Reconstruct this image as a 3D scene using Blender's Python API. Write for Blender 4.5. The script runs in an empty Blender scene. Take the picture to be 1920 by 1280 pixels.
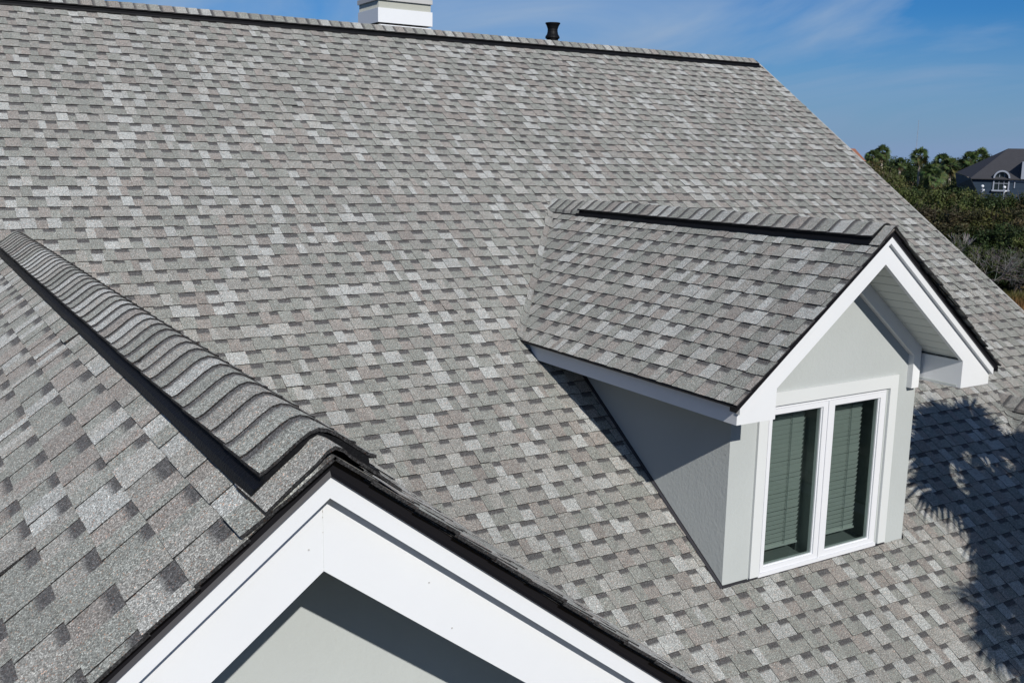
import bpy, math, random
from mathutils import Vector, Matrix
PI = math.pi
K = 0.69            # one drawing unit of the house is 0.69 m (a shingle course is 0.143 m)
H = 12.5            # camera height above the ground
C = bpy.context.scene.collection

# ---------------------------------------------------------------- camera
cam = bpy.data.objects.new('camera', bpy.data.cameras.new('camera'))
C.objects.link(cam)
cam.data.sensor_width = 36.0
cam.data.lens = 35.36
cam.data.clip_start = 0.05
cam.data.clip_end = 5000
_r = ((0.85268374, -0.52213762, 0.01739971), (-0.07990473, -0.16325837, -0.98334223), (0.51628062, 0.83708961, -0.18092902))
cam.matrix_world = Matrix(((_r[0][0], -_r[1][0], -_r[2][0], 0), (_r[0][1], -_r[1][1], -_r[2][1], 0), (_r[0][2], -_r[1][2], -_r[2][2], H), (0, 0, 0, 1)))
bpy.context.scene.camera = cam

# ---------------------------------------------------------------- world and sun
SUN = Vector((-0.1937, -0.8243, 0.532)).normalized()
w = bpy.data.worlds.new('World'); bpy.context.scene.world = w
w.use_nodes = True
nt = w.node_tree; nt.nodes.clear()
def N(t, kind, **kw):
    n = t.nodes.new(kind)
    for k, v in kw.items():
        if k.startswith('i_'):
            n.inputs[k[2:].replace('_', ' ')].default_value = v
        else:
            setattr(n, k, v)
    return n
sky = N(nt, 'ShaderNodeTexSky', sky_type='NISHITA', sun_disc=False)
sky.sun_elevation = math.asin(SUN.z)
sky.sun_rotation = math.atan2(SUN.x, SUN.y)
sky.altitude = 10; sky.air_density = 1.0; sky.dust_density = 0.1; sky.ozone_density = 3.0
tc = N(nt, 'ShaderNodeTexCoord')
sep = N(nt, 'ShaderNodeSeparateXYZ'); nt.links.new(tc.outputs['Generated'], sep.inputs[0])
mx = N(nt, 'ShaderNodeMath', operation='MAXIMUM'); nt.links.new(sep.outputs['Z'], mx.inputs[0]); mx.inputs[1].default_value = 0.0
ad = N(nt, 'ShaderNodeMath', operation='ADD'); nt.links.new(mx.outputs[0], ad.inputs[0]); ad.inputs[1].default_value = 0.16
dv = N(nt, 'ShaderNodeVectorMath', operation='DIVIDE'); nt.links.new(tc.outputs['Generated'], dv.inputs[0])
cmb = N(nt, 'ShaderNodeCombineXYZ')
for i in range(3): nt.links.new(ad.outputs[0], cmb.inputs[i])
nt.links.new(cmb.outputs[0], dv.inputs[1])
mp = N(nt, 'ShaderNodeMapping'); mp.inputs['Rotation'].default_value = (0, 0, math.radians(38)); mp.inputs['Scale'].default_value = (1.3, 0.62, 1.0)
mp.inputs['Location'].default_value = (2.3, 1.1, 0)
nt.links.new(dv.outputs[0], mp.inputs[0])
n1 = N(nt, 'ShaderNodeTexNoise'); n1.inputs['Scale'].default_value = 0.85; n1.inputs['Detail'].default_value = 9; n1.inputs['Roughness'].default_value = 0.52; n1.inputs['Distortion'].default_value = 0.9
nt.links.new(mp.outputs[0], n1.inputs['Vector'])
cr = N(nt, 'ShaderNodeValToRGB'); cr.color_ramp.elements[0].position = 0.45; cr.color_ramp.elements[1].position = 0.74
cr.color_ramp.elements[0].color = (0, 0, 0, 1); cr.color_ramp.elements[1].color = (0.9, 0.9, 0.9, 1)
nt.links.new(n1.outputs['Fac'], cr.inputs[0])
hs = N(nt, 'ShaderNodeHueSaturation'); hs.inputs['Saturation'].default_value = 1.2; hs.inputs['Value'].default_value = 1.0
nt.links.new(sky.outputs[0], hs.inputs['Color'])
mxc = N(nt, 'ShaderNodeMix', data_type='RGBA'); mxc.inputs[7].default_value = (5.2, 7.1, 9.9, 1)
tint = N(nt, 'ShaderNodeMix', data_type='RGBA', blend_type='MULTIPLY'); tint.inputs[0].default_value = 1.0; tint.inputs[7].default_value = (0.29, 0.71, 1.18, 1)
nt.links.new(hs.outputs[0], tint.inputs[6])
nt.links.new(cr.outputs[0], mxc.inputs[0]); nt.links.new(tint.outputs[2], mxc.inputs[6])
hz = N(nt, 'ShaderNodeValToRGB'); hz.color_ramp.elements[0].position = 0.0; hz.color_ramp.elements[0].color = (1, 1, 1, 1)
hz.color_ramp.elements[1].position = 0.13; hz.color_ramp.elements[1].color = (0, 0, 0, 1); nt.links.new(mx.outputs[0], hz.inputs[0])
mxh = N(nt, 'ShaderNodeMix', data_type='RGBA'); mxh.inputs[7].default_value = (3.5, 5.2, 8.3, 1)
nt.links.new(hz.outputs[0], mxh.inputs[0]); nt.links.new(mxc.outputs[2], mxh.inputs[6])
bg = N(nt, 'ShaderNodeBackground'); bg.inputs['Strength'].default_value = 0.060
nt.links.new(mxh.outputs[2], bg.inputs['Color'])
wo = N(nt, 'ShaderNodeOutputWorld'); nt.links.new(bg.outputs[0], wo.inputs[0])

sl = bpy.data.lights.new('sun', 'SUN'); sl.energy = 4.15; sl.angle = math.radians(0.5); sl.color = (1.0, 0.955, 0.89)
so = bpy.data.objects.new('sun', sl); C.objects.link(so)
so.rotation_euler = SUN.to_track_quat('Z', 'Y').to_euler(); so.location = (0, -10, 40)
vs = bpy.context.scene.view_settings
vs.view_transform = 'Standard'; vs.look = 'None'; vs.exposure = 0.0; vs.gamma = 1.0; vs.use_curve_mapping = False
bpy.context.scene.cycles.max_bounces = 6
bpy.context.scene.cycles.transparent_max_bounces = 12

# ---------------------------------------------------------------- materials
def newmat(name):
    m = bpy.data.materials.new(name); m.use_nodes = True
    t = m.node_tree; b = t.nodes['Principled BSDF']
    return m, t, b
def lk(t, a, b): t.links.new(a, b)
def ramp(t, src, stops):
    r = t.nodes.new('ShaderNodeValToRGB')
    e = r.color_ramp.elements
    while len(e) < len(stops): e.new(0.5)
    for i, (p, c) in enumerate(stops):
        e[i].position = p; e[i].color = (c[0], c[1], c[2], 1) if hasattr(c, '__len__') else (c, c, c, 1)
    lk(t, src, r.inputs[0]); return r
def mul(t, a, b, fac=1.0, mode='MULTIPLY'):
    m = t.nodes.new('ShaderNodeMix'); m.data_type = 'RGBA'; m.blend_type = mode; m.inputs[0].default_value = fac
    for s, i in ((a, 6), (b, 7)):
        if hasattr(s, 'links'): lk(t, s, m.inputs[i])
        else: m.inputs[i].default_value = s
    return m.outputs[2]
def bump(t, b, src, strength, dist):
    n = t.nodes.new('ShaderNodeBump'); n.inputs['Strength'].default_value = strength; n.inputs['Distance'].default_value = dist
    lk(t, src, n.inputs['Height'])
    lk(t, n.outputs[0], b.inputs['Normal']); return n
def noise(t, scale, detail=4, rough=0.6, co=None, dist=0.0):
    n = t.nodes.new('ShaderNodeTexNoise'); n.inputs['Scale'].default_value = scale; n.inputs['Detail'].default_value = detail
    n.inputs['Roughness'].default_value = rough; n.inputs['Distortion'].default_value = dist
    if co: lk(t, co, n.inputs['Vector'])
    return n
def objco(t): return t.nodes.new('ShaderNodeTexCoord').outputs['Object']

def mat_shingle():
    m, t, b = newmat('asphalt_shingle')
    co = objco(t)
    at = t.nodes.new('ShaderNodeAttribute'); at.attribute_name = 'tone'
    vo = t.nodes.new('ShaderNodeTexVoronoi'); vo.inputs['Scale'].default_value = 330; lk(t, co, vo.inputs['Vector'])
    sp = t.nodes.new('ShaderNodeSeparateColor'); lk(t, vo.outputs['Color'], sp.inputs[0])
    g1 = ramp(t, sp.outputs[0], [(0.0, 0.34), (0.35, 0.72), (0.7, 1.06), (0.92, 1.6), (1.0, 2.4)])
    vo2 = t.nodes.new('ShaderNodeTexVoronoi'); vo2.inputs['Scale'].default_value = 120; lk(t, co, vo2.inputs['Vector'])
    sp2 = t.nodes.new('ShaderNodeSeparateColor'); lk(t, vo2.outputs['Color'], sp2.inputs[0])
    g2 = ramp(t, sp2.outputs[1], [(0.0, 0.93), (0.5, 1.0), (1.0, 1.07)])
    g3 = ramp(t, sp.outputs[1], [(0.0, (1, 1, 1)), (0.955, (1, 1, 1)), (0.965, (1.25, 0.86, 0.68)), (1.0, (1.35, 0.8, 0.6))])
    n3 = noise(t, 26, 3, 0.7, co); g4 = ramp(t, n3.outputs['Fac'], [(0.3, 0.95), (0.7, 1.05)])
    n4 = noise(t, 0.55, 4, 0.6, co); g5 = ramp(t, n4.outputs['Fac'], [(0.3, (0.93, 0.93, 0.92)), (0.7, (1.06, 1.055, 1.04))])
    c = mul(t, at.outputs['Color'], g1.outputs[0]); c = mul(t, c, g2.outputs[0]); c = mul(t, c, g3.outputs[0])
    c = mul(t, c, g4.outputs[0]); c = mul(t, c, g5.outputs[0])
    lk(t, c, b.inputs['Base Color']); b.inputs['Roughness'].default_value = 0.92
    b.inputs['Specular IOR Level'].default_value = 0.12
    b.inputs['Diffuse Roughness'].default_value = 0.65
    bump(t, b, vo.outputs['Distance'], 0.5, 0.0018)
    return m
def mat_paint(name, col, rough=0.45, dirt=0.04, bs=0.0, bscale=60, bdist=0.002, spec=0.4, streak=False):
    m, t, b = newmat(name); co = objco(t)
    n = noise(t, 1.7, 6, 0.65, co)
    r = ramp(t, n.outputs['Fac'], [(0.25, tuple(c * (1 - dirt) for c in col)), (0.75, tuple(min(1, c * (1 + dirt * 0.5)) for c in col))])
    c = r.outputs[0]
    if streak:
        mpn = t.nodes.new('ShaderNodeMapping'); mpn.inputs['Scale'].default_value = (9, 9, 0.8); lk(t, co, mpn.inputs[0])
        n2 = noise(t, 1.0, 5, 0.7, mpn.outputs[0])
        r2 = ramp(t, n2.outputs['Fac'], [(0.3, (0.93, 0.93, 0.92)), (0.6, (1, 1, 1))])
        c = mul(t, c, r2.outputs[0])
    lk(t, c, b.inputs['Base Color'])
    b.inputs['Roughness'].default_value = rough; b.inputs['Specular IOR Level'].default_value = spec
    if bs:
        n3 = noise(t, bscale, 5, 0.6, co); bump(t, b, n3.outputs['Fac'], bs, bdist)
    return m
def mat_stucco(name, col):
    m, t, b = newmat(name); co = objco(t)
    n = noise(t, 1.3, 6, 0.65, co)
    r = ramp(t, n.outputs['Fac'], [(0.25, tuple(c * 0.95 for c in col)), (0.75, tuple(c * 1.03 for c in col))])
    lk(t, r.outputs[0], b.inputs['Base Color'])
    b.inputs['Roughness'].default_value = 0.9; b.inputs['Specular IOR Level'].default_value = 0.2; b.inputs['Diffuse Roughness'].default_value = 1.0
    a = noise(t, 34, 5, 0.62, co, 0.4); a2 = noise(t, 7, 3, 0.5, co, 0.8)
    mm = t.nodes.new('ShaderNodeMath'); mm.operation = 'MULTIPLY_ADD'; lk(t, a2.outputs['Fac'], mm.inputs[0]); mm.inputs[1].default_value = 0.6; lk(t, a.outputs['Fac'], mm.inputs[2])
    bump(t, b, mm.outputs[0], 0.38, 0.007)
    return m
def mat_attr(name, rough=0.8, bs=0.0, bscale=20, bdist=0.02, spec=0.2, nscale=3, namp=0.12, trans=0.0):
    m, t, b = newmat(name); co = objco(t)
    at = t.nodes.new('ShaderNodeAttribute'); at.attribute_name = 'tone'
    n = noise(t, nscale, 4, 0.6, co); r = ramp(t, n.outputs['Fac'], [(0.25, 1 - namp), (0.75, 1 + namp)])
    c = mul(t, at.outputs['Color'], r.outputs[0]); lk(t, c, b.inputs['Base Color'])
    b.inputs['Roughness'].default_value = rough; b.inputs['Specular IOR Level'].default_value = spec
    if bs: bump(t, b, n.outputs['Fac'], bs, bdist)
    if trans:
        tr = t.nodes.new('ShaderNodeBsdfTranslucent'); lk(t, c, tr.inputs['Color'])
        mxs = t.nodes.new('ShaderNodeMixShader'); mxs.inputs[0].default_value = trans
        out = t.nodes['Material Output']; lk(t, b.outputs[0], mxs.inputs[1]); lk(t, tr.outputs[0], mxs.inputs[2]); lk(t, mxs.outputs[0], out.inputs[0])
    return m
def mat_glass():
    m, t, b = newmat('tinted_glass'); t.nodes.remove(b)
    tr = t.nodes.new('ShaderNodeBsdfTransparent'); tr.inputs[0].default_value = (0.50, 0.565, 0.55, 1)
    gl = t.nodes.new('ShaderNodeBsdfGlossy'); gl.inputs['Roughness'].default_value = 0.02; gl.inputs[0].default_value = (0.9, 1, 0.97, 1)
    fr = t.nodes.new('ShaderNodeFresnel'); fr.inputs[0].default_value = 1.5
    mxs = t.nodes.new('ShaderNodeMixShader'); lk(t, fr.outputs[0], mxs.inputs[0]); lk(t, tr.outputs[0], mxs.inputs[1]); lk(t, gl.outputs[0], mxs.inputs[2])
    lk(t, mxs.outputs[0], t.nodes['Material Output'].inputs[0]); return m
def mat_ground():
    m, t, b = newmat('marsh_ground'); co = objco(t)
    n = noise(t, 0.045, 6, 0.62, co, 0.6); n2 = noise(t, 1.4, 6, 0.75, co)
    r = ramp(t, n.outputs['Fac'], [(0.36, (0.028, 0.034, 0.012)), (0.48, (0.075, 0.062, 0.022)), (0.56, (0.15, 0.088, 0.034)), (0.7, (0.055, 0.055, 0.018))])
    r2 = ramp(t, n2.outputs['Fac'], [(0.3, 0.6), (0.7, 1.35)])
    lk(t, mul(t, r.outputs[0], r2.outputs[0]), b.inputs['Base Color']); b.inputs['Roughness'].default_value = 1.0
    b.inputs['Specular IOR Level'].default_value = 0.1
    bump(t, b, n2.outputs['Fac'], 0.8, 0.2); return m
M_SH = mat_shingle()
M_WHITE = mat_paint('white_trim_paint', (0.735, 0.755, 0.77), 0.5, 0.03, 0.12, 25, 0.003)
M_WHITE2 = mat_paint('white_vinyl', (0.74, 0.755, 0.785), 0.35, 0.02)
M_CASING = mat_paint('cream_white_casing', (0.665, 0.69, 0.69), 0.55, 0.03, 0.1, 50, 0.002)
M_STUC = mat_stucco('grey_stucco', (0.428, 0.455, 0.450))
M_SOFFIT = mat_paint('soffit_panel', (0.60, 0.63, 0.60), 0.6, 0.04)
M_BLACK = mat_paint('black_plastic_vent', (0.0075, 0.0078, 0.009), 0.5, 0.3, 0.8, 90, 0.004, spec=0.15)
M_DRIP = mat_paint('black_drip_metal', (0.010, 0.010, 0.0125), 0.27, 0.1, spec=0.4)
M_LIP_LIT = mat_paint('drip_metal_lit', (0.030, 0.030, 0.036), 0.42, 0.2, spec=0.6)  # lit copy of the drip metal, lighter to carry the highlight
M_FLASH = mat_paint('dark_flashing', (0.03, 0.03, 0.036), 0.6, 0.1)
M_PALE = mat_paint('pale_drip_metal', (0.42, 0.41, 0.38), 0.5, 0.1)
M_GLASS = mat_glass()
M_BLIND = mat_paint('blind_slat', (0.62, 0.64, 0.62), 0.6, 0.04)
M_DARKROOM = mat_paint('room_paint', (0.26, 0.29, 0.29), 0.9, 0.05)
M_CHIM = mat_stucco('chimney_stucco', (0.50, 0.51, 0.46))
M_CAPST = mat_paint('chimney_cap_metal', (0.50, 0.50, 0.49), 0.6, 0.08, streak=True)
M_BARK = mat_attr('bark', 0.95, 0.6, 30, 0.02)
M_LEAF = mat_attr('leaf', 0.6, spec=0.25, nscale=0.7, namp=0.2, trans=0.25)
M_PALM = mat_attr('palm_frond', 0.5, spec=0.3, nscale=2, namp=0.15, trans=0.2)
M_GROUND = mat_ground()

# ---------------------------------------------------------------- mesh helper
class MB:
    def __init__(s, k=1.0, z=0.0): s.v = []; s.f = []; s.c = []; s.k = k; s.z = z
    def add(s, pts, cols=None):
        i = len(s.v)
        s.v.extend((p[0] * s.k, p[1] * s.k, p[2] * s.k + s.z) for p in pts)
        s.f.append(tuple(range(i, i + len(pts))))
        if cols is None: cols = (1, 1, 1)
        if not hasattr(cols[0], '__len__'): cols = [cols] * len(pts)
        s.c.extend(cols)
    def box(s, x0, x1, y0, y1, z0, z1, col=None):
        p = lambda a, b, c: ((x1 if a else x0), (y1 if b else y0), (z1 if c else z0))
        for q in (((0,0,0),(0,1,0),(1,1,0),(1,0,0)), ((0,0,1),(1,0,1),(1,1,1),(0,1,1)), ((0,0,0),(1,0,0),(1,0,1),(0,0,1)),
                  ((1,0,0),(1,1,0),(1,1,1),(1,0,1)), ((1,1,0),(0,1,0),(0,1,1),(1,1,1)), ((0,1,0),(0,0,0),(0,0,1),(0,1,1))):
            s.add([p(*a) for a in q], col)
    def prism(s, poly, ax, a0, a1, col=None):
        """poly: list of 2-tuples; ax: axis index extruded from a0 to a1"""
        def P(q, a):
            r = list(q); r.insert(ax, a); return tuple(r)
        n = len(poly)
        s.add([P(q, a0) for q in poly], col); s.add([P(q, a1) for q in reversed(poly)], col)
        for i in range(n):
            a, b = poly[i], poly[(i + 1) % n]
            s.add([P(a, a0), P(a, a1), P(b, a1), P(b, a0)], col)
    def hexa(s, P8, col=None):
        """8 points: bottom ring 0-3, top ring 4-7"""
        for q in ((3,2,1,0), (4,5,6,7), (0,1,5,4), (1,2,6,5), (2,3,7,6), (3,0,4,7)): s.add([P8[i] for i in q], col)
    def tube(s, a, b, r0, r1, n=6, col=None, cap=False):
        a = Vector(a); b = Vector(b); d = (b - a)
        if d.length < 1e-6: return
        d.normalize(); u = d.orthogonal().normalized(); v = d.cross(u)
        A = [a + (u * math.cos(2*PI*i/n) + v * math.sin(2*PI*i/n)) * r0 for i in range(n)]
        B = [b + (u * math.cos(2*PI*i/n) + v * math.sin(2*PI*i/n)) * r1 for i in range(n)]
        for i in range(n): j = (i + 1) % n; s.add([A[i], A[j], B[j], B[i]], col)
        if cap: s.add(list(reversed(A)), col); s.add(B, col)
    def lathe(s, cx, cy, prof, n=20, col=None):
        for (r0, z0), (r1, z1) in zip(prof, prof[1:]):
            for i in range(n):
                a, b = 2*PI*i/n, 2*PI*(i+1)/n
                s.add([(cx + r0*math.cos(a), cy + r0*math.sin(a), z0), (cx + r0*math.cos(b), cy + r0*math.sin(b), z0),
                       (cx + r1*math.cos(b), cy + r1*math.sin(b), z1), (cx + r1*math.cos(a), cy + r1*math.sin(a), z1)], col)
    def build(s, name, mat, parent=None, smooth=False, weld=False, label=None):
        me = bpy.data.meshes.new(name); me.from_pydata(s.v, [], s.f)
        at = me.attributes.new('tone', 'FLOAT_COLOR', 'CORNER')
        buf = []
        for c in s.c: buf.extend((c[0], c[1], c[2], 1.0))
        at.data.foreach_set('color', buf)
        me.materials.append(mat)
        if weld:
            import bmesh
            bm = bmesh.new(); bm.from_mesh(me); bmesh.ops.remove_doubles(bm, verts=bm.verts, dist=1e-4)
            bmesh.ops.recalc_face_normals(bm, faces=bm.faces); bm.to_mesh(me); bm.free()
        if smooth:
            for p in me.polygons: p.use_smooth = True
        me.update()
        o = bpy.data.objects.new(name, me); C.objects.link(o)
        if parent: o.parent = parent; o.matrix_parent_inverse = parent_inv(parent)
        if label: o['label'] = label
        return o
def world_of(o):
    m = o.matrix_parent_inverse @ o.matrix_basis
    return world_of(o.parent) @ m if o.parent else o.matrix_basis.copy()
def parent_inv(p): return world_of(p).inverted()
def HM(): return MB(K, H)
def thing(name, label, cat, loc=(0, 0, 0), group=None, kind=None):
    o = bpy.data.objects.new(name, None); C.objects.link(o); o.location = loc
    o['label'] = label; o['category'] = cat
    if group: o['group'] = group
    if kind: o['kind'] = kind
    return o
def tag(o, label, cat, group=None, kind=None):
    o['label'] = label; o['category'] = cat
    if group: o['group'] = group
    if kind: o['kind'] = kind
    return o
def structure(o, label=None):
    o['kind'] = 'structure'
    if label: o['label'] = label
    return o

# ---------------------------------------------------------------- shingles
E = 0.2071
PAL = [((0.246, 0.256, 0.240), 36), ((0.272, 0.273, 0.258), 27), ((0.258, 0.246, 0.231), 16), ((0.355, 0.368, 0.360), 16), ((0.325, 0.330, 0.316), 8)]
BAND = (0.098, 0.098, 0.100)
EDGE = (0.035, 0.035, 0.036)
def pick(rng, nolight=False):
    while True:
        t = rng.random() * 103
        for c, wt in PAL:
            t -= wt
            if t <= 0: break
        if nolight and c[0] > 0.4: continue
        j = rng.uniform(0.91, 1.09)
        return (c[0] * j, c[1] * j, c[2] * j)
def mixc(a, b, f): return tuple(x * (1 - f) + y * f for x, y in zip(a, b))
def slope(M, O, U, V, Nn, k0, k1, rf, seed, hole=None, vmax=1e9, hk=1.0, band=(0.66, 0.80), fade=0.012, wk=1.0, lightp=0.55):
    """laminated shingles: rows k0..k1 along V, courses along U. rf(v) gives (ua, ub)."""
    rng = random.Random(seed)
    O, U, V, Nn = map(Vector, (O, U, V, Nn))
    P = lambda u, v, h: O + U * u + V * v + Nn * h
    L = E * 1.08
    for k in range(k0, k1):
        v0 = k * E; ua, ub = rf(v0 + E * 0.5)
        if v0 > vmax - 0.02: break
        ve = min(v0 + L, vmax)
        if ub - ua < 0.02: continue
        wob = [rng.uniform(-0.004, 0.004) for _ in range(8)]
        # lower laminate: full strip
        h = 0.009; u = ua; tooth = rng.random() < 0.5
        first = True
        while u < ub - 1e-4:
            if tooth: wd = rng.choice((rng.uniform(0.11, 0.17), rng.uniform(0.14, 0.24)))
            else: wd = rng.choice((rng.uniform(0.10, 0.15), rng.uniform(0.13, 0.20)))
            wd *= wk
            if first: wd *= rng.uniform(0.3, 1); first = False
            u1 = min(ub, u + wd)
            if ub - u1 < 0.05: u1 = ub
            dv = 0.0022 * math.sin(u * 1.7 + k) + rng.uniform(-0.0022, 0.0022)
            a0 = v0 + dv; hh = h * hk + (0.005 * hk if tooth else 0.0) + rng.uniform(0, 0.002) + (rng.uniform(.006, .014) if tooth and rng.random() < 0.012 else 0)
            top = lambda vv: hh * (1 - (vv - v0) / L) + (0.0025 if tooth else 0.0)
            if hole and hole((u + u1) / 2, v0 + E / 2): u = u1; tooth = not tooth; continue
            # surface strips: list of (v, colour-mix position)
            c1 = pick(rng, not tooth and rng.random() < lightp)
            segs = [(u, u1, c1)]
            if tooth and u1 - u > 0.15 and rng.random() < 0.4:
                um = u + (u1 - u) * rng.uniform(0.35, 0.65); c2 = pick(rng)
                segs = [(u, um - 0.006, c1), (um - 0.006, um + 0.006, (c1, c2)), (um + 0.006, u1, c2)]
            if tooth:
                vs_ = [(a0, 0), (ve, 0)]
            else:
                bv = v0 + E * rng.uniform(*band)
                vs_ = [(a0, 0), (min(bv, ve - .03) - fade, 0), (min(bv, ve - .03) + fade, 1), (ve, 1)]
            for (s0, s1, cc) in segs:
                cl, crr = cc if hasattr(cc[0], '__len__') else (cc, cc)
                for (va, fa), (vb, fb) in zip(vs_, vs_[1:]):
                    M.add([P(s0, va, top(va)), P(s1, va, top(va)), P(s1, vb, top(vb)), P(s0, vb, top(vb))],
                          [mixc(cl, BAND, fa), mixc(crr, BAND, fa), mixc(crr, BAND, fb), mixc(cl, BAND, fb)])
            M.add([P(u, a0, top(a0) - 0.013), P(u1, a0, top(a0) - 0.013), P(u1, a0, top(a0)), P(u, a0, top(a0))], EDGE)
            if tooth or u <= ua + 1e-6 or u1 >= ub - 1e-6:
                for uu in (u, u1):
                    M.add([P(uu, a0, top(a0) - 0.013), P(uu, a0, top(a0)), P(uu, ve, top(ve)), P(uu, ve, top(ve) - 0.013)], EDGE)
            u = u1; tooth = not tooth
def valley_flaps(M, xd, za, m, z0, s, side, kz, seed, wid=0.065):
    """ends of the courses lapping over the valley onto the roof plane z = z0 + s*y"""
    rng = random.Random(seed)
    Y = Vector((0, 1, 0))
    def valley(d): z = za - m * d; return Vector((xd + side * d, (z - z0) / s, z))
    wv = (valley(1) - valley(0)).normalized()
    nm = Vector((0, -s, 1)).normalized(); ns = Vector((side * m, 0, 1)).normalized()
    c = Y.dot(wv); nw = nm.cross(wv).normalized()
    if nw.x * side < 0: nw = -nw
    q = wv * c + nw * math.sqrt(1 - c * c)
    cs = math.hypot(1, m)
    for (va, vb) in kz:                       # distances measured down the slope from the crest
        col = pick(rng, True); wd = wid * rng.uniform(0.75, 1.2)
        a, b = valley(va / cs), valley(vb / cs)   # a = upper edge, b = lower edge (butt)
        na = (nm + ns).normalized()
        prev = None
        ts = [-1.0, -0.55, -0.2, 0.1, 0.5, 1.0]
        for i, tt in enumerate(ts):
            def pt(p, h):
                L = wd * abs(tt) * (1.6 if tt < 0 else 1.0)
                base = p - Y * L if tt < 0 else p + q * L
                n = ns.lerp(nm, (tt + 1) / 2).normalized()
                lift = 0.012 * math.exp(-(tt / 0.4) ** 2)
                return base + n * (h + lift)
            shrink = 0.25 * max(0, tt) ** 3
            bb = b.lerp(a, shrink)
            cur = (pt(a, 0.006), pt(bb, 0.014), pt(bb, 0.002))
            if prev:
                M.add([prev[1], cur[1], cur[0], prev[0]], col)
                M.add([prev[2], cur[2], cur[1], prev[1]], EDGE)
            prev = cur
def caps(M, crest, axis, side_ax, prof, t0, t1, butt_sign, seed, e=E, lo=0):
    """ridge caps. crest: point; axis: unit vector along the ridge; prof: (offset, z) from the crest; butts face -axis*butt_sign"""
    rng = random.Random(seed)
    crest = Vector(crest); A = Vector(axis) * butt_sign; S = Vector(side_ax); Z = Vector((0, 0, 1))
    a, b = (t0, t1) if butt_sign > 0 else (-t1, -t0)
    n = int(math.ceil((b - a) / e))
    full = [(-o, z) for o, z in reversed(prof[1:])] + list(prof)
    for k in range(n):
        p0 = a + k * e; p1 = min(p0 + e * 1.05, b)
        col = pick(rng, rng.random() < 0.4)
        j0, j1 = rng.uniform(-0.012, 0.012), rng.uniform(-0.012, 0.012)
        sc = rng.uniform(0.985, 1.015)
        def P(t, o, z, h): return crest + A * t + S * (o * sc) + Z * (z + h)
        stp = [(p0, 0.010, 0), (p0 + e * 0.66, 0.005, 0), (p0 + e * 0.86, 0.003, 1), (p1, 0.001, 1)]
        for i in range(len(full) - 1):
            (oa, za), (ob, zb) = full[i], full[i + 1]
            f0, f1 = i / (len(full) - 1), (i + 1) / (len(full) - 1)
            ja, jb = j0 * (1 - f0) + j1 * f0, j0 * (1 - f1) + j1 * f1
            for (ta, ha, fa), (tb, hb, fb) in zip(stp, stp[1:]):
                qa = ja if ta == p0 else 0; qb = jb if ta == p0 else 0
                M.add([P(ta + qa, oa, za, ha), P(ta + qb, ob, zb, ha), P(tb, ob, zb, hb), P(tb, oa, za, hb)],
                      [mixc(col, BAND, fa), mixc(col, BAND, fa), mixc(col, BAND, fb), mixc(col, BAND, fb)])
            M.add([P(p0 + ja, oa, za, -0.004), P(p0 + jb, ob, zb, -0.004), P(p0 + jb, ob, zb, 0.010), P(p0 + ja, oa, za, 0.010)], EDGE)
        for (o, z) in (full[0], full[-1]):
            M.add([P(p0, o, z, -0.004), P(p1, o, z, -0.010), P(p1, o, z, 0.001), P(p0, o, z, 0.010)], EDGE)
def vent(M, crest, axis, side_ax, m, prof, t0, t1, lip=0.240, fin=True):
    rl = random.Random(8)
    crest = Vector(crest); A = Vector(axis); S = Vector(side_ax); Z = Vector((0, 0, 1))
    o1, z1 = prof[-1]
    for sg in (-1, 1):
        P = lambda t, o, z: crest + A * t + S * (sg * o) + Z * z
        # cross-section: under the cap, shoulder, baffle face, foot lip on the shingles
        cs = [(0.0, prof[0][1] - 0.006), (prof[2][0], prof[2][1] - 0.008), (o1 - 0.004, z1 - 0.006), (o1 - 0.026, z1 - 0.002), (o1 - 0.022, -m * (o1 - 0.022) + 0.024), (lip - 0.008, -m * (lip - 0.008) + 0.030),
              (lip, -m * lip + 0.020), (lip + 0.004, -m * lip + 0.004), (lip - 0.03, -m * (lip - 0.03) + 0.004), (0.0, -0.01)]
        steps = [t0 + (t1 - t0) * i / 24 for i in range(25)]
        rng = random.Random(5)
        wob = [rng.uniform(-0.0045, 0.0045) for _ in steps]
        for i in range(24):
            for (oa, za), (ob, zb) in zip(cs, cs[1:]):
                M.add([P(steps[i], oa, za + wob[i]), P(steps[i + 1], oa, za + wob[i + 1]), P(steps[i + 1], ob, zb + wob[i + 1]), P(steps[i], ob, zb + wob[i])])
        for t in (t0, t1): M.add([P(t, o, z) for o, z in cs])
        # ribs along the baffle face
        if fin:
            n = int((t1 - t0) / 0.035)
            for i in range(n):
                t = t0 + (i + 0.5) * 0.035
                a, b = cs[3], cs[4]
                M.add([P(t - 0.006, a[0], a[1]), P(t + 0.006, a[0], a[1]), P(t + 0.006, b[0], b[1] + 0.004), P(t - 0.006, b[0], b[1] + 0.004)])
PROF = [(0.0, 0.036), (0.035, 0.028), (0.075, 0.004), (0.115, -0.026), (0.155, -0.056), (0.195, -0.084), (0.219, -0.094)]

# ================================================================ THE HOUSE
Z0, S = -9.8384, 0.6863
YR, XR = 17.6167, 17.4163
SS = math.hypot(1, S)
roofz = lambda y: Z0 + S * y
house = thing('house', 'grey shingled house with white trim, stucco walls and a gabled dormer', 'house', (3.5, 6.0, 0))

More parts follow.
